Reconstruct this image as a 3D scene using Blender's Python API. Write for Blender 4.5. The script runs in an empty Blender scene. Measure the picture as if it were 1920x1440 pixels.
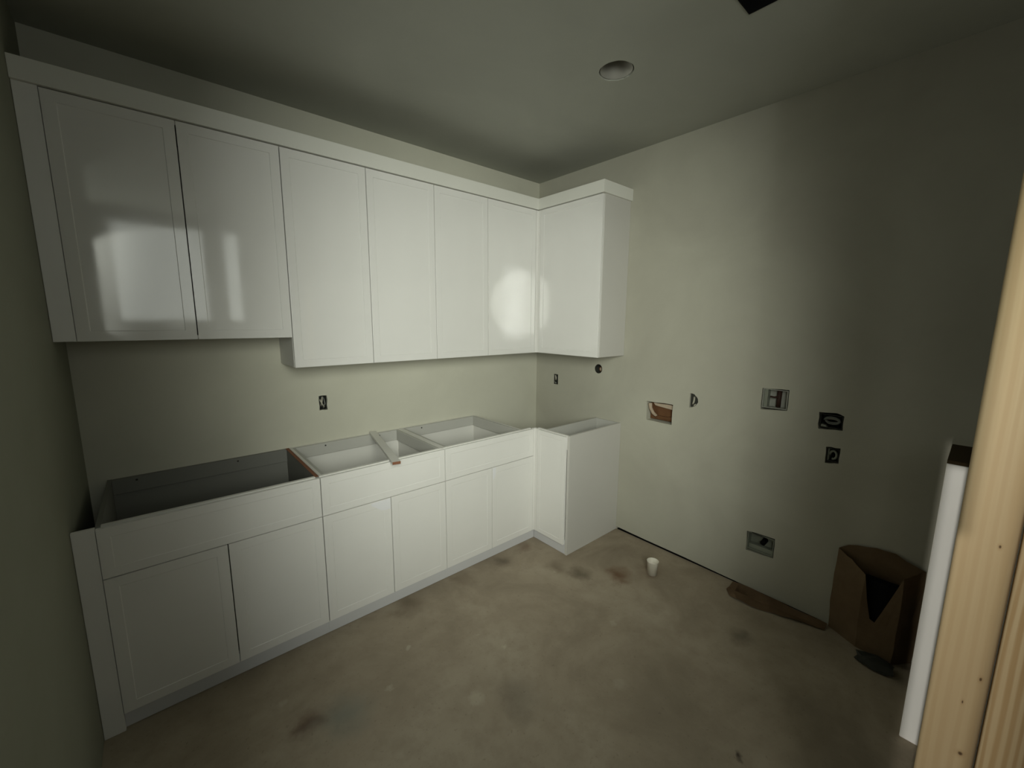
import bpy, bmesh, math, random
from mathutils import Vector, Matrix
random.seed(7)
scene = bpy.context.scene
COL = scene.collection
PI = math.pi

# ------------------------------------------------------------------ camera
CAM = Vector((-2.6737, -2.7227, 1.6562))
YAW, PITCH, ROLL, FPX = 0.7164, -0.1543, 0.0065, 771.8
F = Vector((math.sin(YAW)*math.cos(PITCH), math.cos(YAW)*math.cos(PITCH), math.sin(PITCH)))
R0 = Vector((math.cos(YAW), -math.sin(YAW), 0)); U0 = R0.cross(F)
Rv = R0*math.cos(ROLL) + U0*math.sin(ROLL); Uv = -R0*math.sin(ROLL) + U0*math.cos(ROLL)
cd = bpy.data.cameras.new('camera'); cam = bpy.data.objects.new('camera', cd); COL.objects.link(cam)
cd.sensor_fit = 'HORIZONTAL'; cd.sensor_width = 36; cd.lens = FPX/1920*36
cd.clip_start = 0.02; cd.clip_end = 60
cam.matrix_world = Matrix(((Rv.x, Uv.x, -F.x, CAM.x), (Rv.y, Uv.y, -F.y, CAM.y), (Rv.z, Uv.z, -F.z, CAM.z), (0, 0, 0, 1)))
scene.camera = cam

# ------------------------------------------------------------------ light and exposure
scene.view_settings.view_transform = 'Standard'; scene.view_settings.look = 'None'
scene.view_settings.gamma = 1; scene.view_settings.use_curve_mapping = False
scene.view_settings.exposure = 0.0
world = bpy.data.worlds.new('world'); scene.world = world; world.use_nodes = True
world.node_tree.nodes['Background'].inputs[0].default_value = (0.75, 0.82, 0.78, 1)
world.node_tree.nodes['Background'].inputs[1].default_value = 0.3

def spot(name, loc, target, power, angle, blend, radius, color):
    l = bpy.data.lights.new(name, 'SPOT'); l.energy = power; l.spot_size = math.radians(angle)
    l.spot_blend = blend; l.shadow_soft_size = radius; l.color = color
    o = bpy.data.objects.new(name, l); COL.objects.link(o); o.location = loc
    o.rotation_euler = (Vector(target)-Vector(loc)).to_track_quat('-Z', 'Y').to_euler(); return o
TINT = (0.97, 1.0, 0.88)
spot('vignette_spot', (-2.64, -3.06, 1.92), (-0.60, -0.36, 1.28), 244, 77.5, 1.0, 0.52, TINT)  # added lamp: its cone imitates lens falloff towards the frame edges
spot('added_stud_spot', (-7.00, -2.735, 1.50), (-2.11, -2.745, 0.85), 600, 28, 0.4, 0.042, (1.0, 0.97, 0.88))  # added lamp that brightens the studs and the spare cabinet front
WIN1 = 1.9      # daylight seen in the two windows behind the camera
WIN2 = 13.0

# ------------------------------------------------------------------ node helpers
def mat(name, color=(0.8, 0.8, 0.8), rough=0.6, spec=0.5, metal=0.0):
    m = bpy.data.materials.new(name); m.use_nodes = True
    b = m.node_tree.nodes['Principled BSDF']
    b.inputs['Base Color'].default_value = (*color, 1); b.inputs['Roughness'].default_value = rough
    b.inputs['Specular IOR Level'].default_value = spec; b.inputs['Metallic'].default_value = metal
    return m
class N:
    def __init__(s, m): s.t = m.node_tree; s.b = s.t.nodes['Principled BSDF']
    def new(s, typ, **kw):
        n = s.t.nodes.new(typ)
        for k, v in kw.items():
            if k.startswith('_'): setattr(n, k[1:], v)
            else: n.inputs[k].default_value = v
        return n
    def link(s, a, b): s.t.links.new(a, b)
    def coord(s, scale=(1, 1, 1), loc=(0, 0, 0), kind='Object'):
        c = s.new('ShaderNodeTexCoord'); mp = s.new('ShaderNodeMapping'); mp.inputs['Scale'].default_value = scale
        mp.inputs['Location'].default_value = loc
        s.link(c.outputs[kind], mp.inputs['Vector']); return mp.outputs['Vector']
    def noise(s, vec, scale, detail=4, rough=0.55, dist=0.0):
        n = s.new('ShaderNodeTexNoise', Scale=scale, Detail=detail, Roughness=rough, Distortion=dist)
        s.link(vec, n.inputs['Vector']); return n.outputs['Fac']
    def ramp(s, fac, stops):
        r = s.new('ShaderNodeValToRGB'); e = r.color_ramp.elements
        while len(e) < len(stops): e.new(0.5)
        for q, (p, c) in zip(e, stops): q.position = p; q.color = (*c, 1) if len(c) == 3 else c
        s.link(fac, r.inputs['Fac']); return r.outputs['Color']
    def mix(s, fac, a, b, blend='MIX'):
        n = s.new('ShaderNodeMix', _data_type='RGBA', _blend_type=blend)
        for sock, v in ((n.inputs['Factor'], fac), (n.inputs['A'], a), (n.inputs['B'], b)):
            pass
        ins = [i for i in n.inputs if i.enabled]
        for sock, v in zip(ins, (fac, a, b)):
            if hasattr(v, 'is_linked') or isinstance(v, bpy.types.NodeSocket): s.link(v, sock)
            elif isinstance(v, (int, float)): sock.default_value = v
            else: sock.default_value = (*v, 1)
        return [o for o in n.outputs if o.enabled][0]
    def blob(s, vec, center, radius, soft=1.0):
        """1 inside a spot that fades out at its radius"""
        d = s.new('ShaderNodeVectorMath', _operation='DISTANCE'); s.link(vec, d.inputs[0]); d.inputs[1].default_value = center
        mr = s.new('ShaderNodeMapRange'); mr.inputs['From Min'].default_value = radius*(1-soft); mr.inputs['From Max'].default_value = radius
        mr.inputs['To Min'].default_value = 1; mr.inputs['To Max'].default_value = 0; mr.interpolation_type = 'SMOOTHSTEP'
        s.link(d.outputs['Value'], mr.inputs['Value']); return mr.outputs['Result']
    def mul(s, a, v):
        n = s.new('ShaderNodeMath', _operation='MULTIPLY'); s.link(a, n.inputs[0])
        if isinstance(v, (int, float)): n.inputs[1].default_value = v
        else: s.link(v, n.inputs[1])
        return n.outputs[0]
    def bump(s, height, strength, dist=0.01):
        n = s.new('ShaderNodeBump', Strength=strength, Distance=dist); s.link(height, n.inputs['Height'])
        s.link(n.outputs['Normal'], s.b.inputs['Normal'])
    def base(s, c): s.link(c, s.b.inputs['Base Color'])
    def rough(s, c): s.link(c, s.b.inputs['Roughness'])

# ------------------------------------------------------------------ materials
def make_wall(name, c1, c2):
    m = mat(name, c1, 0.85, 0.2); n = N(m); v = n.coord()
    n.base(n.ramp(n.noise(v, 1.6, 5, 0.6, 0.4), [(0.3, c2), (0.7, c1)]))
    n.bump(n.noise(v, 90, 3), 0.08, 0.004); return m
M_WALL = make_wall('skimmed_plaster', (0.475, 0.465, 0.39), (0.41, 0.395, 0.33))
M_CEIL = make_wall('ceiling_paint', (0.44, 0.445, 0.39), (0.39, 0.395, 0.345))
M_BACK = make_wall('brightened_plaster', (0.585, 0.575, 0.485), (0.525, 0.515, 0.43))  # same plaster as the right wall, lightened in place of missing light
M_LEFT = make_wall('vignetted_wall', (0.27, 0.275, 0.22), (0.24, 0.245, 0.19))  # left wall colour darkened to imitate lens vignette
M_HALL = make_wall('bounce_absorber', (0.07, 0.07, 0.06), (0.06, 0.06, 0.052))  # unseen hall walls made near black to cut bounce light

def make_floor():
    m = mat('stained_concrete', (0.3, 0.25, 0.19), 0.75, 0.3); n = N(m); v = n.coord()
    c = n.ramp(n.noise(v, 1.7, 6, 0.62, 0.6), [(0.28, (0.235, 0.195, 0.142)), (0.5, (0.345, 0.29, 0.215)), (0.72, (0.41, 0.355, 0.27))])
    c = n.mix(n.ramp(n.noise(v, 9, 5, 0.65), [(0.45, (0, 0, 0)), (0.72, (0.55, 0.55, 0.55))]), c, (0.265, 0.216, 0.158))
    c = n.mix(n.ramp(n.noise(v, 60, 3, 0.6), [(0.62, (0, 0, 0)), (0.75, (0.5, 0.5, 0.5))]), c, (0.17, 0.135, 0.10))
    w = n.coord((1, 1, 1)); wob = n.new('ShaderNodeTexNoise', Scale=9.0, Detail=4.0); n.link(w, wob.inputs['Vector'])
    add = n.new('ShaderNodeVectorMath', _operation='MULTIPLY_ADD'); n.link(wob.outputs['Color'], add.inputs[0])
    add.inputs[1].default_value = (0.16, 0.16, 0.0); n.link(w, add.inputs[2]); off = (0.08, 0.08, 0)
    wob2 = n.new('ShaderNodeTexNoise', Scale=40.0, Detail=2.0); n.link(w, wob2.inputs['Vector'])
    add2 = n.new('ShaderNodeVectorMath', _operation='MULTIPLY_ADD'); n.link(wob2.outputs['Color'], add2.inputs[0])
    add2.inputs[1].default_value = (0.04, 0.04, 0.0); n.link(w, add2.inputs[2])
    def stain(p, r, col, a):
        nonlocal c
        c = n.mix(n.mul(n.blob(add.outputs[0], (p[0]+off[0], p[1]+off[1], 0), r), a), c, col)
    stain((-0.50, -1.32), 0.11, (0.13, 0.055, 0.02), 0.75)
    stain((-0.30, -1.42), 0.12, (0.13, 0.07, 0.035), 0.5)
    stain((-0.69, -1.13), 0.10, (0.10, 0.08, 0.05), 0.7)
    stain((-0.74, -0.98), 0.10, (0.12, 0.09, 0.06), 0.5)
    stain((-0.99, -0.72), 0.11, (0.11, 0.085, 0.06), 0.7)
    stain((-0.75, -0.66), 0.09, (0.15, 0.09, 0.06), 0.5)
    stain((-1.69, -0.68), 0.14, (0.13, 0.095, 0.06), 0.6)
    stain((-1.33, -0.66), 0.12, (0.13, 0.095, 0.06), 0.5)
    stain((-2.33, -1.06), 0.09, (0.10, 0.05, 0.03), 0.75)
    stain((-2.22, -1.12), 0.17, (0.20, 0.21, 0.18), 0.7)
    stain((-0.47, -2.05), 0.09, (0.09, 0.075, 0.05), 0.6)
    stain((-1.60, -1.55), 0.16, (0.12, 0.10, 0.075), 0.4)
    stain((-1.11, -2.29), 0.03, (0.03, 0.02, 0.015), 0.9)
    light = (0.52, 0.47, 0.37)
    for p, r, a in [((-1.465, -1.285), .022, .8), ((-1.841, -.972), .022, .7), ((-1.745, -1.429), .05, .6), ((-2.013, -1.129), .025, .55),
                    ((-1.52, -1.13), .012, .5), ((-0.80, -1.02), .02, .45), ((-0.9, -1.55), .03, .4), ((-2.4, -0.9), .03, .35), ((-1.2, -1.8), .05, .35)]:
        c = n.mix(n.mul(n.blob(add2.outputs[0], (p[0]+.02, p[1]+.02, 0), r*.9, 0.7), a*.7), c, light)
    n.base(c); n.bump(n.noise(v, 45, 5, 0.6), 0.25, 0.004); return m
M_FLOOR = make_floor()

def make_gloss(name, c, rough, film):
    m = mat(name, c, rough, 0.5); n = N(m); v = n.coord()
    n.base(n.ramp(n.noise(v, 3.0, 3), [(0.3, tuple(x*0.965 for x in c)), (0.7, c)]))
    n.rough(n.ramp(n.noise(v, 5.0, 5, 0.7), [(0.35, (rough,)*3), (0.8, (rough+film,)*3)]))
    n.bump(n.noise(v, 3.2, 2), 0.05, 0.006); return m
M_DOOR = make_gloss('gloss_white_film', (0.78, 0.77, 0.745), 0.03, 0.09)
M_DOOR.node_tree.nodes['Principled BSDF'].inputs['Specular IOR Level'].default_value = 0.9
M_FRONT = make_gloss('satin_white_front', (0.80, 0.79, 0.76), 0.34, 0.15)
M_BOX = make_gloss('white_melamine', (0.70, 0.69, 0.65), 0.5, 0.1)
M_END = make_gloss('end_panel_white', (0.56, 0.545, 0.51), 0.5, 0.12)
M_TRIM = make_gloss('white_trim', (0.74, 0.735, 0.68), 0.4, 0.1)
M_KICK = make_gloss('grey_white_kick', (0.60, 0.60, 0.61), 0.5, 0.1)
M_RAIL = make_gloss('grey_rail', (0.46, 0.455, 0.42), 0.6, 0.1)
M_SHADEIN = make_gloss('shaded_interior', (0.19, 0.19, 0.17), 0.6, 0.1)  # dark tone carries the shade inside the first base cabinet
M_FILM = mat('clear_film_scrap', (0.83, 0.83, 0.85), 0.25, 0.5)
M_RAW = mat('raw_board_edge', (0.24, 0.105, 0.055), 0.8, 0.2)
n = N(M_RAW); n.base(n.ramp(n.noise(n.coord((40, 40, 40)), 5, 4), [(0.3, (0.16, 0.065, 0.035)), (0.7, (0.30, 0.14, 0.08))]))
M_BROWN = mat('dark_brown_board', (0.05, 0.034, 0.016), 0.85, 0.15)
M_BLACK = mat('black_plastic_and_shade', (0.006, 0.006, 0.006), 0.9, 0.1)
M_DARKBOX = mat('dark_box_plastic', (0.035, 0.036, 0.03), 0.6, 0.3)
M_PALEWIRE = mat('pale_cable_jacket', (0.42, 0.40, 0.33), 0.5, 0.4)
M_GREYWIRE = mat('grey_cable_jacket', (0.17, 0.18, 0.16), 0.5, 0.4)
M_GREYBOX = mat('grey_box_plastic', (0.40, 0.405, 0.36), 0.6, 0.3)
M_GREENBOX = mat('grey_green_box_plastic', (0.26, 0.275, 0.225), 0.6, 0.3)
M_PIPE = mat('dark_brown_pipe', (0.045, 0.02, 0.014), 0.6, 0.3)
M_STEEL = mat('galvanised_steel', (0.42, 0.41, 0.37), 0.55, 0.5, 0.3)
M_CUP = mat('white_cup', (0.78, 0.74, 0.64), 0.5, 0.4)
M_SCREW = mat('dark_screw', (0.03, 0.028, 0.025), 0.5, 0.4)

def make_kraft(name, c1, c2):
    m = mat(name, c1, 0.85, 0.15); n = N(m); v = n.coord()
    n.base(n.ramp(n.noise(v, 7, 5, 0.6), [(0.3, c2), (0.7, c1)])); n.bump(n.noise(v, 14, 4), 0.4, 0.01); return m
M_KRAFT = make_kraft('kraft_paper', (0.33, 0.235, 0.14), (0.25, 0.17, 0.10))
M_PAPER = make_kraft('brown_paper_strip', (0.30, 0.20, 0.12), (0.22, 0.145, 0.085))
M_WOODHOLE = make_kraft('old_brown_wood', (0.15, 0.075, 0.036), (0.08, 0.036, 0.016))
M_GYPSUM = make_kraft('torn_gypsum', (0.50, 0.42, 0.32), (0.36, 0.27, 0.20))

def make_pine(name, knots, contrast):
    m = mat(name, (0.6, 0.42, 0.22), 0.6, 0.3); n = N(m); v = n.coord((1, 1, 0.05))
    w = n.new('ShaderNodeTexWave', _wave_type='RINGS', _rings_direction='Z', Scale=13.0+13.0*contrast, Distortion=4.0, Detail=3.0)
    w.inputs['Detail Scale'].default_value = 1.2
    sh = n.new('ShaderNodeMapping'); sh.inputs['Location'].default_value = (0.05, 0.09, 0); n.link(v, sh.inputs['Vector'])
    n.link(sh.outputs['Vector'], w.inputs['Vector'])
    a, b = (0.47, 0.365, 0.215), (0.47-0.13*contrast, 0.365-0.14*contrast, 0.215-0.11*contrast)
    c = n.ramp(w.outputs['Fac'], [(0.25, a), (0.85, b)])
    c = n.mix(n.ramp(n.noise(n.coord((1, 1, 0.03)), 70, 3), [(0.35, (0, 0, 0)), (0.75, (0.45, 0.45, 0.45))]), c, (0.39, 0.28, 0.145))
    c = n.mix(n.ramp(n.noise(n.coord((1, 1, 0.4)), 5, 2), [(0.4, (0, 0, 0)), (0.7, (0.5, 0.5, 0.5))]), c, (0.46, 0.335, 0.20))
    for (y, z, r, s) in knots:
        vv = n.coord((0.0, 1, s))
        c = n.mix(n.mul(n.blob(vv, (0, y, z*s), r*2.4), 0.45), c, (0.30, 0.18, 0.08))
        c = n.mix(n.mul(n.blob(vv, (0, y, z*s), r, 0.7), 0.9), c, (0.06, 0.03, 0.012))
    n.base(c); n.bump(n.noise(n.coord((1, 1, 0.04)), 120, 3), 0.12, 0.002); return m

def emit(name, c, s):
    m = bpy.data.materials.new(name); m.use_nodes = True; t = m.node_tree
    t.nodes.remove(t.nodes['Principled BSDF']); e = t.nodes.new('ShaderNodeEmission')
    e.inputs[0].default_value = (*c, 1); e.inputs[1].default_value = s
    t.links.new(e.outputs[0], t.nodes['Material Output'].inputs[0]); return m
M_PANE1 = emit('daylit_pane', (0.95, 1.0, 0.92), WIN1)
M_PANE2 = emit('bright_daylit_pane', (0.95, 1.0, 0.92), WIN2)

# ------------------------------------------------------------------ mesh helpers
def add_box(bm, a, b, mi=0):
    x0, x1 = sorted((a[0], b[0])); y0, y1 = sorted((a[1], b[1])); z0, z1 = sorted((a[2], b[2]))
    v = [bm.verts.new(p) for p in ((x0, y0, z0), (x1, y0, z0), (x1, y1, z0), (x0, y1, z0), (x0, y0, z1), (x1, y0, z1), (x1, y1, z1), (x0, y1, z1))]
    fs = []
    for f in ((0, 3, 2, 1), (4, 5, 6, 7), (0, 1, 5, 4), (1, 2, 6, 5), (2, 3, 7, 6), (3, 0, 4, 7)):
        q = bm.faces.new([v[i] for i in f]); q.material_index = mi; fs.append(q)
    return fs
def bevel(bm, off, seg=1):
    bmesh.ops.bevel(bm, geom=bm.edges[:], offset=off, segments=seg, affect='EDGES', profile=0.5)
def obj(name, bm, m, parent=None, smooth=False):
    bmesh.ops.recalc_face_normals(bm, faces=bm.faces[:])
    me = bpy.data.meshes.new(name); bm.to_mesh(me); bm.free()
    for q in (m if isinstance(m, (list, tuple)) else [m]): me.materials.append(q)
    if smooth:
        for p in me.polygons: p.use_smooth = True
    o = bpy.data.objects.new(name, me); COL.objects.link(o)
    if parent: o.parent = parent
    return o
def tag(o, label=None, cat=None, group=None, kind=None):
    for k, v in (('label', label), ('category', cat), ('group', group), ('kind', kind)):
        if v: o[k] = v
    return o
def thing(name, label, cat, loc=(0, 0, 0), rz=0, group=None):
    o = bpy.data.objects.new(name, None); COL.objects.link(o); o.location = loc; o.rotation_euler = (0, 0, rz)
    o.empty_display_size = 0.05
    return tag(o, label, cat, group)
def boxpart(name, a, b, m, parent, bev=0.0012):
    bm = bmesh.new(); add_box(bm, a, b)
    if bev: bevel(bm, bev)
    return obj(name, bm, m, parent)
def tube(bm, pts, r, seg=8, cap=True):
    pts = [Vector(p) for p in pts]; rings = []
    for i, p in enumerate(pts):
        t = (pts[min(i+1, len(pts)-1)]-pts[max(i-1, 0)]).normalized()
        a = t.orthogonal().normalized() if i == 0 else (rings_a - t*rings_a.dot(t)).normalized()
        rings_a = a; b = t.cross(a)
        rr = r[i] if isinstance(r, (list, tuple)) else r
        rings.append([bm.verts.new(p + (a*math.cos(2*PI*k/seg)+b*math.sin(2*PI*k/seg))*rr) for k in range(seg)])
    for q, w in zip(rings, rings[1:]):
        for k in range(seg): bm.faces.new((q[k], q[(k+1) % seg], w[(k+1) % seg], w[k]))
    if cap: bm.faces.new(rings[0][::-1]); bm.faces.new(rings[-1])
def lathe(bm, prof, seg=28, c=(0, 0, 0)):
    rings = [[bm.verts.new((c[0]+r*math.cos(2*PI*k/seg), c[1]+r*math.sin(2*PI*k/seg), c[2]+z)) for k in range(seg)] for r, z in prof]
    for q, w in zip(rings, rings[1:]):
        for k in range(seg): bm.faces.new((q[k], q[(k+1) % seg], w[(k+1) % seg], w[k]))
    return rings
def prism(bm, poly, fn, d0, d1):
    """poly in 2-D, fn(u, v, d) gives the 3-D point; closed prism between depths d0 and d1"""
    a = [bm.verts.new(fn(u, v, d0)) for u, v in poly]; b = [bm.verts.new(fn(u, v, d1)) for u, v in poly]
    bm.faces.new(a[::-1]); bm.faces.new(b); k = len(poly)
    for i in range(k): bm.faces.new((a[i], a[(i+1) % k], b[(i+1) % k], b[i]))
def jag(poly, amp, per=4):
    out = []
    for i, p in enumerate(poly):
        q = poly[(i+1) % len(poly)]
        for k in range(per):
            t = k/per; e = amp if k else amp*0.5
            out.append((p[0]+(q[0]-p[0])*t+random.uniform(-e, e), p[1]+(q[1]-p[1])*t+random.uniform(-e, e)))
    return out
def cut(o, prisms):
    """real openings: boolean difference with every prism (a filled bmesh each)"""
    for bm in prisms:
        bmesh.ops.recalc_face_normals(bm, faces=bm.faces[:])
        me = bpy.data.meshes.new('cutter'); bm.to_mesh(me); bm.free()
        c = bpy.data.objects.new('cutter', me); COL.objects.link(c)
        md = o.modifiers.new('cut', 'BOOLEAN'); md.operation = 'DIFFERENCE'; md.object = c; md.solver = 'EXACT'
        bpy.context.view_layer.update()
        new = bpy.data.meshes.new_from_object(o.evaluated_get(bpy.context.evaluated_depsgraph_get()))
        o.modifiers.clear(); old = o.data; o.data = new; new.name = o.name
        bpy.data.objects.remove(c); bpy.data.meshes.remove(me); bpy.data.meshes.remove(old)
def struct(name, a, b, m):
    bm = bmesh.new(); add_box(bm, a, b); o = obj(name, bm, m); o['kind'] = 'structure'; return o

# ------------------------------------------------------------------ the room
H = 2.8295; XL = -2.970
XA0 = -7.6; YB = -4.25
floor = struct('floor', (XA0-.12, YB-.12, -0.12), (0.12, 0.12, 0), M_FLOOR)
ceiling = struct('ceiling', (XA0-.12, YB-.12, H), (0.12, 0.12, H+0.30), M_CEIL)
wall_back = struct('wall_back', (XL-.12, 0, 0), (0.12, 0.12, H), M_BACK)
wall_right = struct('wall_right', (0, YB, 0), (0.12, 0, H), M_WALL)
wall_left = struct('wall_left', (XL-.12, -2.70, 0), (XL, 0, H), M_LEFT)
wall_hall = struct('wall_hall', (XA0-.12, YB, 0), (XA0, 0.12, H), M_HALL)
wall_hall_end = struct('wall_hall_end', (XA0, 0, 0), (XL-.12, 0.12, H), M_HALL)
wall_front = struct('wall_front', (XA0-.12, YB-.12, 0), (0.12, YB, H), M_HALL)

wall_lamp_blocker = struct('wall_lamp_blocker', (-4.72, YB, 0), (-4.60, -2.80, H), M_HALL)  # unseen wall added to narrow the stud spot's beam
wall_window_blocker = struct('wall_window_blocker', (-2.11, YB, 0), (-2.02, -3.25, H), M_HALL)  # unseen wall, its end placed to shade the right wall from the bright window

light_block_upper = struct('light_block_upper', (XL-.13, -2.740, 1.29), (XL+.012, -2.7005, H), M_LEFT)    # unseen blocker added to keep the stud spot off the right wall
RW = lambda u, v, d: (d, u, v)       # right wall: u = y, v = z
BW = lambda u, v, d: (u, d, v)       # back wall: u = x, v = z
CW = lambda u, v, d: (u, v, d)       # ceiling
def rect(u0, u1, v0, v1): return [(u0, v0), (u1, v0), (u1, v1), (u0, v1)]
HOLES = {
 'wood': [(-1.348, 0.941), (-1.152, 0.943), (-1.147, 1.080), (-1.350, 1.084)],
 'dee': [(-1.463, 1.182), (-1.494, 1.177), (-1.515, 1.155), (-1.521, 1.130), (-1.508, 1.105), (-1.482, 1.088), (-1.464, 1.084)],
 'valve': [(-2.026, 1.156), (-1.891, 1.144), (-1.889, 1.272), (-2.026, 1.277)],
 'coil': [(-2.283, 1.094), (-2.178, 1.085), (-2.173, 1.177), (-2.25, 1.184), (-2.283, 1.172)],
 'square': [(-2.284, 0.915), (-2.225, 0.906), (-2.221, 0.995), (-2.284, 1.000)],
 'drain': [(-2.038, 0.257), (-1.888, 0.247), (-1.884, 0.374), (-2.036, 0.382)],
 'outlet': rect(-0.271, -0.217, 1.092, 1.184),
}
cs = []
for k, p in HOLES.items():
    bm = bmesh.new(); prism(bm, jag(p, 0.0022 if k != 'outlet' else 0.0015, 3), RW, -0.02, 0.078); cs.append(bm)
bm = bmesh.new(); prism(bm, [(-0.705+0.037*math.cos(a*PI/10), 1.274+0.038*math.sin(a*PI/10)) for a in range(20)], RW, -0.02, 0.078); cs.append(bm)
bm = bmesh.new(); prism(bm, [(-2.30, -0.01), (-0.945, -0.01), (-0.945, 0.021), (-1.2, 0.017), (-1.5, 0.017), (-1.75, 0.012), (-2.30, 0.007)], RW, -0.02, 0.06); cs.append(bm)
cut(wall_right, cs)
bm = bmesh.new(); prism(bm, jag([(-1.917, 1.082), (-1.868, 1.080), (-1.870, 1.174), (-1.919, 1.174)], 0.003, 3), BW, -0.02, 0.078)
cut(wall_back, [bm])
cs = []
bm = bmesh.new(); prism(bm, [(-0.885+random.uniform(.079, .084)*math.cos(a*PI/18), -1.41+random.uniform(.079, .084)*math.sin(a*PI/18)) for a in range(36)], CW, H-0.02, H+0.17); cs.append(bm)
bm = bmesh.new(); prism(bm, rect(-1.17, -0.815, -2.26, -1.967), CW, H-0.02, H+0.25); cs.append(bm)
cut(ceiling, cs)

# windows of the hall behind the camera
def window(name, x0, x1, z0, z1, m):
    y = YB
    bm = bmesh.new(); prism(bm, rect(x0, x1, z0, z1), BW, y-0.2, y+0.05); cut(wall_front, [bm])
    w = boxpart(name, (x0+0.012, y-0.065, z0+0.012), (x1-0.012, y-0.055, z1-0.012), m, None, 0); w['kind'] = 'structure'
    bm = bmesh.new()
    for a, b in (((x0, z0), (x1, z0+.03)), ((x0, z1-.03), (x1, z1)), ((x0, z0+.03), (x0+.03, z1-.03)), ((x1-.03, z0+.03), (x1, z1-.03))):
        add_box(bm, (a[0], y-0.09, a[1]), (b[0], y-0.03, b[1]))
    obj('window_frame', bm, M_TRIM, w)
window('window_1', -2.94, -1.72, 1.60, 2.72, M_PANE1)
window('window_2', -3.88, -3.24, 1.22, 2.74, M_PANE2)

# ------------------------------------------------------------------ cabinet fronts
def door_mesh(w, h, t=0.019, stile=0.057, rec=0.003):
    """slab with a shallow recessed centre panel; x 0..w, z 0..h, back at y = 0, face at y = -t"""
    bm = bmesh.new(); fs = add_box(bm, (0, -t, 0), (w, 0, h)); fr = fs[2]
    if min(w, h) > 2.6*stile:
        bm.normal_update(); bmesh.ops.inset_individual(bm, faces=[fr], thickness=stile)
        bm.normal_update(); bmesh.ops.inset_individual(bm, faces=[fr], thickness=0.003)
        for v in fr.verts: v.co.y += rec
    outer = [e for e in bm.edges if sum(1 for v in e.verts if v.co.y < -t+1e-6 and (v.co.x in (0, w) or v.co.z in (0, h) or abs(v.co.x-w) < 1e-6 or abs(v.co.z-h) < 1e-6)) == 2
             and (abs(e.verts[0].co.x-e.verts[1].co.x) < 1e-6 or abs(e.verts[0].co.z-e.verts[1].co.z) < 1e-6)]
    bmesh.ops.bevel(bm, geom=outer, offset=0.0012, segments=2, affect='EDGES')
    return bm
def front(name, parent, x, yface, z0, w, h, m, stile=0.057, t=0.019, rec=0.003):
    o = obj(name, door_mesh(w, h, t, stile, rec), m, parent); o.location = (x, yface+t, z0); return o
def film(parent, w, h, corner, t=0.019):
    """torn scrap of protective film left in an upper corner of a door (child of the door)"""
    dw, dh = parent['dim']
    pts = [(0, 0)] + [(math.cos(a*PI/14)*w*random.uniform(.9, 1.05), -math.sin(a*PI/14)*h*random.uniform(.92, 1.05)) for a in range(8)]
    s = 1 if corner == 'left' else -1; ox = 0.003 if s > 0 else dw-0.003
    bm = bmesh.new(); prism(bm, [(ox+s*u, dh-0.003+v) for u, v in pts], BW, -t-0.0008, -t+0.0042)
    return tag(obj('film_scrap', bm, M_FILM, parent), 'torn scrap of clear protective film')

# ------------------------------------------------------------------ base cabinets
D = 0.6251; YF = -D; YC = YF+0.0205          # face of the fronts, face of the carcass
HB = 0.876; ZD0 = 0.078; HS = 0.6665; G = 0.0022
X1, X2, X3, X4 = -2.906, -2.110, -1.388, -0.719
T = 0.016
def base_cabinet(x0, x1, label, doors, rails=True, inner=M_BOX, split=None, xright=None, screws=(), raw_right=False):
    t = thing('base_cabinet', label, 'cabinet', (x0, 0, 0)); w = x1-x0
    xr = (xright if xright is not None else x1)-x0
    for xa, xb, zt in ((0.001, T, HB), (w-T, w-0.001, HB-0.0016)):     # sides notched above the toe kick
        bm = bmesh.new(); prism(bm, [(-0.004, 0), (-0.004, zt), (YC, zt), (YC, ZD0+0.0302), (YC+0.0184, ZD0+0.0302), (YC+0.0184, 0)], lambda u, v, d: (d, u, v), xa, xb)
        obj('side_panel', bm, inner, t)
    if raw_right: tag(boxpart('panel_edge', (w-T-0.002, -0.006, HB-0.0016), (w-0.001, YC+0.002, HB), M_RAW, t, 0), 'raw red-brown top edge')
    boxpart('back_panel', (T, -0.014, 0.10), (w-T, -0.004, HB-0.001), inner, t, 0)
    boxpart('bottom_panel', (T, -0.014, 0.10), (w-T, YC+0.018, 0.116), inner, t, 0)
    boxpart('top_rail', (T, YC+0.018, HB-0.10), (w-T, YC, HB), M_BOX, t)
    if xright: boxpart('face_filler', (w, YC+0.018, ZD0), (xr, YC, HB), M_BOX, t)
    if rails:
        boxpart('hanging_rail', (T+.0165, -0.0142, 0.803), (w-T-.0165, -0.032, HB-0.0015), M_RAIL, t)
        for xa, xb in ((T+.0003, T+0.016), (w-T-0.016, w-T-.0003)):
            boxpart('side_rail', (xa, -0.0142, 0.800), (xb, YC+0.0185, HB-0.0015), M_RAIL, t)
    else:
        boxpart('hanging_rail', (T, -0.0142, 0.80), (w-T, -0.024, HB-0.0015), inner, t)
    for sx in screws:
        bm = bmesh.new(); yb = -0.032 if rails else -0.024
        tube(bm, [(sx-x0, yb+0.003, 0.858), (sx-x0, yb-0.002, 0.858)], 0.005, 10)
        obj('screw', bm, M_SCREW, t)
    boxpart('toe_kick', (0, YC+0.018, 0.002), (xr+0.0433 if xright else xr, YC, ZD0+0.03), M_KICK, t)
    front('drawer_front', t, G, YF, HS+G, (xr+0.008 if xright else xr)-2*G, HB-HS-0.006-G, M_FRONT, 0.052, rec=0.0014)
    ds = []
    for k, (a, b) in enumerate(doors):
        d = front('door', t, a-x0+G, YF, ZD0, b-a-2*G, HS-G-ZD0, M_FRONT, rec=0.0014); d['dim'] = (b-a-2*G, HS-G-ZD0); ds.append(d)
    return t, ds
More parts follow.
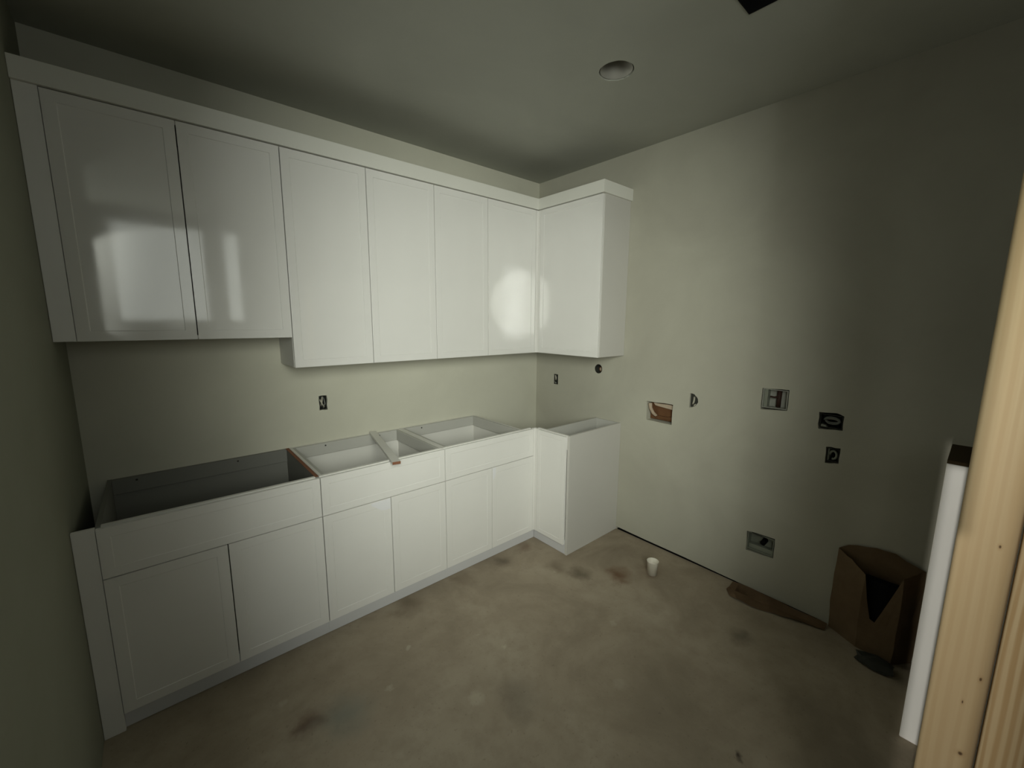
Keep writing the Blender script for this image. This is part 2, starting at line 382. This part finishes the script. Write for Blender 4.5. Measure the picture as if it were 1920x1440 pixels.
base_cabinet(X1, X2, 'white two-door base cabinet with a dark empty top opening, nearest the left wall', [(X1, -2.5085), (-2.5085, X2)],
             rails=False, inner=M_SHADEIN, screws=(-2.375, -2.80), raw_right=True)
b2, d2 = base_cabinet(X2, X3, 'middle white base cabinet of the long run, loose board lying across its open top', [(X2, -1.745), (-1.745, X3)], screws=(-1.905, -1.548))
film(d2[0], 0.11, 0.062, 'right')
b3, d3 = base_cabinet(X3, X4, 'white base cabinet at the inner corner, open top with grey rails', [(X3, -1.0195), (-1.0195, -0.632)], xright=-0.640, screws=(-1.222,))
film(d3[1], 0.028, 0.085, 'left')

XR = -0.6172                                   # face of the return fronts (they look towards -x)
YE = -0.9395
t = thing('base_cabinet', 'narrow white base cabinet of the short return, plain end panel by right wall', 'cabinet', (XR+0.0205, -0.70, 0), -PI/2)
wr = -0.70-YE                                   # local x runs towards the camera, local -y towards -x
dep = -(XR+0.0205)
boxpart('side_panel', (0, dep-0.003, 0.0), (T, 0.0184, HB), M_RAIL, t)
tag(boxpart('end_panel', (wr-0.0205, dep-0.001, 0), (wr, 0, HB), M_END, t), 'plain grey-white end panel')
boxpart('back_panel', (T, dep-0.012, 0.10), (wr-0.0208, dep-0.003, HB-0.001), M_RAIL, t, 0)
boxpart('bottom_panel', (T, dep-0.012, 0.10), (wr-0.0208, 0.018, 0.116), M_BOX, t, 0)
boxpart('top_rail', (0, 0.018, HB-0.10), (wr-0.0208, 0, HB), M_BOX, t)
boxpart('face_filler', (-0.0700, 0.018, ZD0), (0, 0, HB), M_BOX, t)
boxpart('toe_kick', (-0.0950, 0.018, 0.002), (wr-0.0208, 0, ZD0+0.03), M_KICK, t)
o = obj('door', door_mesh(wr-0.022+0.050, HB-0.007-ZD0, 0.019, 0.045, 0.0014), M_FRONT, t); o.location = (-0.050, -0.0015, ZD0)
def ell(x0, y0, xa, ya, z0, z1, yend):    # L-shaped filler closing an inner corner
    bm = bmesh.new(); p = [(xa, y0), (x0, y0), (x0, yend), (x0+.0185, yend), (x0+.0185, y0+.0185), (xa, y0+.0185)]
    prism(bm, p, CW, z0, z1); return bm
tag(obj('corner_filler', ell(XR, YF+0.0005, XR-0.0150, 0, ZD0, HB-0.002, YF-0.0235), M_FRONT),
    'slim white upright filler strip in the inner corner between the base cabinet doors', 'trim')
tag(boxpart('filler_panel', (XL+0.001, YF+0.003, 0.0), (X1+0.0005, YF+0.021, HB), M_FRONT, None),
    'narrow white upright filler panel between left wall and first base cabinet', 'panel')

# loose board across the middle cabinet
bm = bmesh.new(); add_box(bm, (-0.022, -0.70, 0), (0.022, 0.0, 0.0155)); bevel(bm, 0.0008)
for f in bm.faces:
    if f.calc_center_median().y < -0.6995 or f.calc_center_median().y > -0.0005 : f.material_index = 1
lb = obj('loose_board', bm, [M_BOX, M_RAW]); lb.location = (-1.588, -0.012, HB); lb.rotation_euler = (0, 0, -0.214)
tag(lb, 'loose narrow white board with brown cut end lying across the middle base cabinet', 'board')

# ------------------------------------------------------------------ wall cabinets
U = 0.323; YU = -U; YUC = YU+0.0205
ZU, ZUS, ZT, ZC = 1.3968, 1.5587, 2.4964, 2.5751
XU = [-2.9048, -2.5128, -2.115, -1.6835, -1.2468, -0.8172]
XUR = -0.3221; YUE = -0.935
def wall_cabinet(x0, x1, z0, label, doors, xdoor=None):
    t = thing('wall_cabinet', label, 'cabinet', (x0, 0, z0)); w = x1-x0; h = ZT-z0
    boxpart('side_panel', (0.0008, -0.002, 0), (T, YUC, h), M_BOX, t)
    boxpart('side_panel', (w-T, -0.002, 0), (w-0.0008, YUC, h), M_BOX, t)
    boxpart('bottom_panel', (T, -0.002, 0.003), (w-T, YUC, 0.018), M_BOX, t, 0)
    boxpart('top_panel', (T, -0.002, h-0.016), (w-T, YUC, h), M_BOX, t, 0)
    boxpart('back_panel', (T, -0.002, 0.018), (w-T, -0.010, h-0.016), M_BOX, t, 0)
    for a, b in doors:
        front('door', t, a-x0+G, YU, 0.0, b-a-2*G, h-0.004, M_DOOR)
    return t
wall_cabinet(XU[0], XU[2], ZUS, 'short white two-door wall cabinet with bright window reflection, nearest left wall', [(XU[0], XU[1]), (XU[1], XU[2])])
wall_cabinet(XU[2], XU[4], ZU, 'tall white two-door wall cabinet in the middle of the upper run', [(XU[2], XU[3]), (XU[3], XU[4])])
wall_cabinet(XU[4], -0.322, ZU, 'tall white wall cabinet reaching into the inner corner, small bright reflection on its right door', [(XU[4], XU[5]), (XU[5], -0.345)])
t = thing('wall_cabinet', 'white single-door wall cabinet on the right wall with plain end panel', 'cabinet', (XUR+0.0205, -0.345, ZU), -PI/2)
wr = -0.345-YUE; h = ZT-ZU; dep = -(XUR+0.0205)
boxpart('side_panel', (0, dep-0.002, 0), (T, 0, h), M_BOX, t)
tag(boxpart('end_panel', (wr-T, dep-0.001, 0), (wr, 0, h), M_END, t), 'plain grey-white end panel')
boxpart('bottom_panel', (T, dep-0.002, 0.003), (wr-T, 0, 0.018), M_BOX, t, 0)
boxpart('top_panel', (T, dep-0.002, h-0.016), (wr-T, 0, h), M_BOX, t, 0)
boxpart('back_panel', (T, dep-0.002, 0.018), (wr-T, dep-0.010, h-0.016), M_BOX, t, 0)
o = obj('door', door_mesh(wr-0.003, h-0.004, 0.019), M_DOOR, t); o.location = (0.0, -0.0015, 0)
tag(obj('corner_filler', ell(XUR+0.0005, YU+0.0005, -0.3435, 0, ZU, ZT-0.004, -0.3440), M_FRONT),
    'slim white upright filler strip in the inner corner between the wall cabinet doors', 'trim')
tag(boxpart('filler_panel', (XL+0.001, YU+0.002, ZUS), (XU[0]+0.0005, YU+0.020, ZT), M_FRONT, None),
    'narrow white upright filler panel between left wall and first wall cabinet', 'panel')
cr = thing('crown_trim', 'flat white crown trim running along the top of all the wall cabinets', 'trim', (XL, YU, ZT))
co = 0.014
def board(bm, p):   # mitred board from four plan points
    a = [bm.verts.new((x-XL, y-YU, 0.0002)) for x, y in p]; b = [bm.verts.new((x-XL, y-YU, ZC-ZT)) for x, y in p]
    bm.faces.new(a[::-1]); bm.faces.new(b)
    for i in range(4): bm.faces.new((a[i], a[(i+1) % 4], b[(i+1) % 4], b[i]))
th = 0.019+co
for p in ([(XL+.001, YU-co), (XUR-co, YU-co), (XUR-co+th, YU-co+th), (XL+.001, YU-co+th)],
          [(XUR-co, YU-co), (XUR-co, YUE-co), (XUR-co+th, YUE-co+th), (XUR-co+th, YU-co+th)],
          [(XUR-co, YUE-co), (-0.001, YUE-co), (-0.001, YUE-co+th), (XUR-co+th, YUE-co+th)]):
    bm = bmesh.new(); board(bm, p); obj('trim_board', bm, M_TRIM, cr)

# ------------------------------------------------------------------ what sits in the cut-outs
def shell(name, u0, u1, v0, v1, fn, m, parent, d0=0.006, d1=0.07, th=0.003):
    """open-fronted box set into the wall"""
    bm = bmesh.new()
    for a, b, c, d, e, f in ((u0, u1, v0, v0+th, d0, d1), (u0, u1, v1-th, v1, d0, d1), (u0, u0+th, v0+th, v1-th, d0, d1), (u1-th, u1, v0+th, v1-th, d0, d1), (u0+th, u1-th, v0+th, v1-th, d1-th, d1)):
        prism(bm, rect(a, b, c, d), fn, e, f)
    return obj(name, bm, m, parent)
def wire(parent, pts, r, m, name='wire'):
    bm = bmesh.new(); tube(bm, pts, r, 8); return obj(name, bm, m, parent, True)
def coil(cu, cv, ru, rv, fn, d, turns, n=18, grow=0.0):
    return [fn(cu+(ru-grow*k/n)*math.cos(2*PI*k/n), cv+(rv-grow*k/n)*math.sin(2*PI*k/n), d+0.004*k/n) for k in range(int(turns*n)+1)]

t = thing('outlet_box', 'black outlet box with pale crossed wires, in the backsplash wall above the long base run', 'outlet box', (0, 0, 0))
shell('box_shell', -1.916, -1.871, 1.085, 1.171, BW, M_DARKBOX, t)
wire(t, [BW(-1.910, 1.150, .012), BW(-1.898, 1.120, .004), BW(-1.885, 1.098, .012)], .0045, M_PALEWIRE)
wire(t, [BW(-1.892, 1.166, .018), BW(-1.899, 1.135, .008), BW(-1.903, 1.110, .016)], .005, M_PALEWIRE)
wire(t, [BW(-1.884, 1.160, .020), BW(-1.880, 1.12, .010), BW(-1.890, 1.092, .016)], .004, M_GREYWIRE)

t = thing('outlet_box', 'small black outlet box on the right wall inside the corner, above the return cabinet', 'outlet box')
shell('box_shell', -0.268, -0.220, 1.095, 1.181, RW, M_DARKBOX, t)
wire(t, [RW(-.232, 1.172, .010), RW(-.244, 1.150, .004), RW(-.236, 1.130, .012)], .006, M_PALEWIRE)
wire(t, [RW(-.228, 1.112, .008), RW(-.243, 1.105, .004), RW(-.238, 1.098, .014)], .006, M_GREYWIRE)

t = thing('pipe_stub', 'brown capped pipe stub in the round hole under the right-hand wall cabinet', 'pipe')
bm = bmesh.new(); rr = []
for d, q in ((.001, .0355), (.076, .0355), (.076, .0325), (.001, .0325)):
    rr.append([bm.verts.new((d, -.705+q*math.cos(2*PI*k/24), 1.274+q*math.sin(2*PI*k/24))) for k in range(24)])
for i in range(4):
    for k in range(24): bm.faces.new((rr[i][k], rr[i][(k+1) % 24], rr[(i+1) % 4][(k+1) % 24], rr[(i+1) % 4][k]))
tag(obj('hole_lining', bm, M_DARKBOX, t), 'dark ring lining the hole')  # dark ring covering the pale cut sides of the hole
bm = bmesh.new(); tube(bm, [RW(-.707, 1.270, .078), RW(-.707, 1.270, .040)], .024, 20); obj('pipe', bm, M_WOODHOLE, t, False)
bm = bmesh.new(); tube(bm, [RW(-.707, 1.270, .041), RW(-.707, 1.270, .032)], .013, 16); tag(obj('cap', bm, M_GYPSUM, t), 'paler cap')

t = thing('wood_blocking', 'brown wood blocking behind the ragged rectangular cutout of the right wall', 'wood block')
bm = bmesh.new(); prism(bm, rect(-1.345, -1.155, .948, 1.076), RW, .050, .076); obj('block', bm, M_WOODHOLE, t)
bm = bmesh.new(); prism(bm, jag([(-1.338, 1.040), (-1.200, 1.052), (-1.186, 1.070), (-1.340, 1.071)], .002, 3), RW, .030, .0495); tag(obj('gypsum_scrap', bm, M_GYPSUM, t), 'pale torn gypsum along the top')
wire(t, [RW(-1.166, 1.066, .018), RW(-1.170, 1.030, .020), RW(-1.186, .995, .030), RW(-1.205, .972, .046)], [.014, .013, .012, .010], M_GYPSUM, 'pipe')
bm = bmesh.new(); prism(bm, jag([(-1.335, .962), (-1.21, .958), (-1.19, .972), (-1.325, .985)], .003, 3), RW, .036, .0495); obj('splinter', bm, M_WOODHOLE, t)

t = thing('outlet_box', 'half-round dark outlet box with one pale wire, right of the brown cutout', 'outlet box')
bm = bmesh.new(); prism(bm, [(-1.466, 1.177), (-1.490, 1.172), (-1.510, 1.151), (-1.515, 1.130), (-1.503, 1.109), (-1.481, 1.094), (-1.467, 1.090)], RW, .012, .076); obj('box_shell', bm, M_DARKBOX, t)
wire(t, [RW(-1.488, 1.158, .012), RW(-1.492, 1.140, .004), RW(-1.489, 1.122, .004), RW(-1.480, 1.108, .012)], .006, M_PALEWIRE)
wire(t, [RW(-1.500, 1.110, .012), RW(-1.494, 1.102, .004), RW(-1.488, 1.100, .012)], .004, M_PALEWIRE)

t = thing('washer_valve_box', 'pale grey washer valve box with dark upright pipe, upper middle of right wall', 'valve box')
shell('box_shell', -2.021, -1.895, 1.160, 1.270, RW, M_GREYBOX, t, .002, .060)
wire(t, [RW(-1.968, 1.164, .040), RW(-1.970, 1.266, .040)], .0125, M_PIPE, 'pipe')
wire(t, [RW(-1.969, 1.226, .026), RW(-1.950, 1.222, .022), RW(-1.930, 1.224, .020)], [.007, .005, .0055], M_PIPE, 'valve_handle')
bm = bmesh.new(); prism(bm, rect(-1.918, -1.899, 1.164, 1.266), RW, .012, .056); obj('side_insert', bm, M_GREENBOX, t)

t = thing('junction_box', 'wide black box with a coiled grey cable, right of the washer valve box', 'junction box')
shell('box_shell', -2.278, -2.181, 1.098, 1.170, RW, M_DARKBOX, t)
wire(t, coil(-2.232, 1.136, .036, .022, RW, .016, 1.9, 20, .006), .0035, M_GREYWIRE, 'cable')
wire(t, coil(-2.228, 1.134, .028, .010, RW, .030, 1.0, 20), .003, M_PALEWIRE, 'cable')
bm = bmesh.new(); prism(bm, jag([(-2.215, 1.101), (-2.186, 1.101), (-2.186, 1.114), (-2.205, 1.110)], .001, 2), RW, .008, .03); obj('gypsum_scrap', bm, M_GREENBOX, t)

t = thing('junction_box', 'small square dark box with a curled cable, below the wide black box', 'junction box')
shell('box_shell', -2.280, -2.229, .919, .991, RW, M_DARKBOX, t)
wire(t, coil(-2.254, .953, .015, .022, RW, .018, 0.8, 20), .006, M_GREENBOX, 'cable')
bm = bmesh.new(); prism(bm, rect(-2.237, -2.2325, .923, .987), RW, .010, .06); obj('side_insert', bm, M_GREENBOX, t)

t = thing('drain_box', 'low grey-green recessed box with a black pipe stub, near the floor on right wall', 'drain box')
shell('box_shell', -2.033, -1.891, .262, .371, RW, M_GREENBOX, t, .002, .060)
wire(t, [RW(-1.974, .328, .057), RW(-1.974, .326, .030), RW(-1.970, .318, .014)], .0155, M_BLACK, 'pipe')
bm = bmesh.new(); prism(bm, rect(-2.028, -1.896, .266, .290), RW, .020, .056); obj('ledge', bm, M_GREENBOX, t)
wire(t, [RW(-1.912, .372, .003), RW(-1.950, .371, -.001), RW(-1.985, .366, .003)], .0028, M_DARKBOX, 'gasket')

gap_shade_strip = struct('gap_shade_strip', (0.006, -2.28, 0.0), (0.055, -0.95, 0.006), M_BLACK)     # black strip standing in for shade in the gap under the wall board

# ceiling fittings
t = thing('light_housing', 'open round light housing can recessed in the ceiling', 'ceiling light', (-0.885, -1.41, H))
bm = bmesh.new(); lathe(bm, [(.076, .004), (.076, .12), (.070, .135), (.004, .135), (.004, .133), (.068, .133), (.0745, .118), (.0745, .004), (.076, .004)], 32); obj('can', bm, M_STEEL, t, True)
bm = bmesh.new(); tube(bm, [(0, 0, .133), (0, 0, .10)], [.022, .016], 16); obj('socket', bm, M_BLACK, t)
bm = bmesh.new(); tube(bm, [(-.05, -.03, .12), (-.02, -.045, .07), (.03, -.04, .075), (.055, -.02, .12)], .005, 8); obj('wire', bm, M_DARKBOX, t, True)
t = thing('vent_duct', 'black open vent duct let into the ceiling near the top edge', 'vent', (-0.9925, -2.1135, H))
shell('duct', -.1765, .1765, -.1455, .1455, CW, M_BLACK, t, -.004, .24, .004)

# ------------------------------------------------------------------ floor things
t = thing('cup', 'small white open-topped cup standing on the concrete near the right wall', 'cup', (-0.325, -1.45, 0))
bm = bmesh.new(); lathe(bm, [(.001, .001), (.029, .001), (.0365, .092), (.0385, .094), (.0365, .095), (.0345, .091), (.0275, .005), (.001, .005)], 28); obj('cup_body', bm, M_CUP, t, True)

bm = bmesh.new(); rows = 14; vs = []
for i in range(rows):
    u = i/(rows-1); y = -1.84-0.49*u
    xi = -0.022 + 0.006*math.sin(6*u); xo = -0.175+0.10*max(0, u-.35)/.65 + random.uniform(-.006, .006) + (.05 if i == 0 else 0)
    z = 0.004+0.006*abs(math.sin(9*u))
    vs.append([bm.verts.new((xi, y, z+.012)), bm.verts.new(((xi+xo)/2, y, z*.6+.002)), bm.verts.new((xo, y, .003+.008*abs(math.sin(5*u+1))))])
for a, b in zip(vs, vs[1:]):
    for k in range(2): bm.faces.new((a[k], a[k+1], b[k+1], b[k]))
bmesh.ops.solidify(bm, geom=bm.faces[:], thickness=0.0015)
tag(obj('paper_strip', bm, M_PAPER), 'torn brown paper strip lying on the floor along the right wall', 'paper')

# torn paper sack against the right wall
def sack():
    A, B, C, Dd = (-.014, -2.335), (-.088, -2.462), (-.105, -2.60), (-.014, -2.665)
    bm = bmesh.new(); cols = []
    segs = [(A, B, 6), (B, C, 7), (C, Dd, 5), (Dd, A, 9)]
    for si, (p, q, k) in enumerate(segs):
        for i in range(k):
            t = i/k; x = p[0]+(q[0]-p[0])*t; y = p[1]+(q[1]-p[1])*t
            if si == 0: h = .47-.06*t
            elif si == 1: h = .41-.25*math.sin(min(1, t*2.6)*PI/2) if t < .4 else .16+.30*(t-.4)/.6
            elif si == 2: h = .46+.03*t
            else: h = .48+.05*math.sin(t*PI)
            cols.append((x, y, h+random.uniform(-.006, .006)))
    R = 6; grid = []
    for (x, y, h) in cols:
        cx, cy = -.05, -2.51; col = []
        for r in range(R+1):
            f = r/R; s = 1+.05*math.sin(f*PI)+random.uniform(-.02, .02)*(1 if 0 < r < R else 0)
            px = cx+(x-cx)*s if r else x; px = min(px, -.006)
            col.append(bm.verts.new((px, cy+(y-cy)*s, .002+h*f)))
        grid.append(col)
    k = len(grid)
    for i in range(k):
        for r in range(R): bm.faces.new((grid[i][r], grid[(i+1) % k][r], grid[(i+1) % k][r+1], grid[i][r+1]))
    bm.faces.new([g[0] for g in grid])
    bmesh.ops.solidify(bm, geom=bm.faces[:], thickness=0.002)
    return bm
t = thing('paper_sack', 'torn open brown paper sack standing against the right wall', 'sack', (0, 0, 0))
obj('sack_body', sack(), M_KRAFT, t)
bm = bmesh.new(); prism(bm, jag([(-.034, -2.40), (-.075, -2.47), (-.088, -2.585), (-.03, -2.63)], .003, 3), CW, .006, .385); tag(obj('shade_block', bm, M_BLACK, t), 'black block standing in for shade inside the sack')  # black block put in as the darkness inside the torn sack
bm = bmesh.new(); bmesh.ops.create_icosphere(bm, subdivisions=2, radius=.05)
for v in bm.verts: v.co *= random.uniform(.75, 1.25); v.co.z = max(v.co.z*.45, -.018)
o = obj('plastic_scrap', bm, M_DARKBOX); o.location = (-.17, -2.55, .0185); o.scale = (1, 1.5, 1)
tag(o, 'crumpled dark plastic scrap on the floor in front of the paper sack', 'scrap')

# ------------------------------------------------------------------ near right: studs and the leftover cabinet
SX = -1.370
def stud(y0, m, label, bev, wane):
    bm = bmesh.new(); add_box(bm, (SX, y0-.089, 0), (SX+.038, y0, H))
    vert = lambda: [e for e in bm.edges if abs(e.verts[0].co.z-e.verts[1].co.z) > 1]
    w = [e for e in vert() if e.verts[0].co.y < y0-.08 and e.verts[0].co.x < SX+.01]
    bmesh.ops.bevel(bm, geom=w, offset=wane, segments=6, affect='EDGES', profile=0.5)
    o_ = [e for e in vert() if e.verts[0].co.y > y0-.001]
    bmesh.ops.bevel(bm, geom=o_, offset=bev, segments=4, affect='EDGES', profile=0.5)
    o = obj('wall_stud', bm, m)
    for p in o.data.polygons: p.use_smooth = abs(p.normal.z) < .5
    return tag(o, label, 'stud')
KN1 = [(-2.7227+(y+2.7227)*2.313, 1.656+(z-1.656)*2.313, r*2.313, s) for y, z, r, s in [(-2.7527, 1.455, .0011, .5), (-2.7572, 1.32, .0012, .45), (-2.7540, 1.235, .0022, .8), (-2.7445, 1.11, .0009, .5), (-2.749, 1.29, .0007, .3)]]
stud(-2.7292, make_pine('pale_pine', KN1, 0.35), 'bare pale pine stud with small knots, the nearer left one of the pair', .008, .030)
stud(-2.8194, make_pine('grained_pine', [], 1.0), 'bare pine stud with strong grain, right one of the pair at the frame edge', .005, .008)

t = thing('spare_cabinet', 'white spare cabinet with raw brown top standing on the floor behind the pine studs', 'cabinet', (-0.545, -2.679, 0))
HT = 1.155
boxpart('front_panel', (0, -0.30, 0), (0.018, 0, HT-.002), M_FRONT, t, 0.003)
boxpart('side_panel', (0.018, -0.018, 0), (0.30, 0, HT-.002), M_BOX, t)
boxpart('side_panel', (0.018, -0.30, 0), (0.30, -0.282, HT-.002), M_BOX, t)
boxpart('back_panel', (0.288, -0.282, 0), (0.30, -0.018, HT-.002), M_BOX, t)
tag(boxpart('top_panel', (0.0, -0.30, HT-.002), (0.30, 0, HT+.012), M_BROWN, t), 'raw dark brown top')
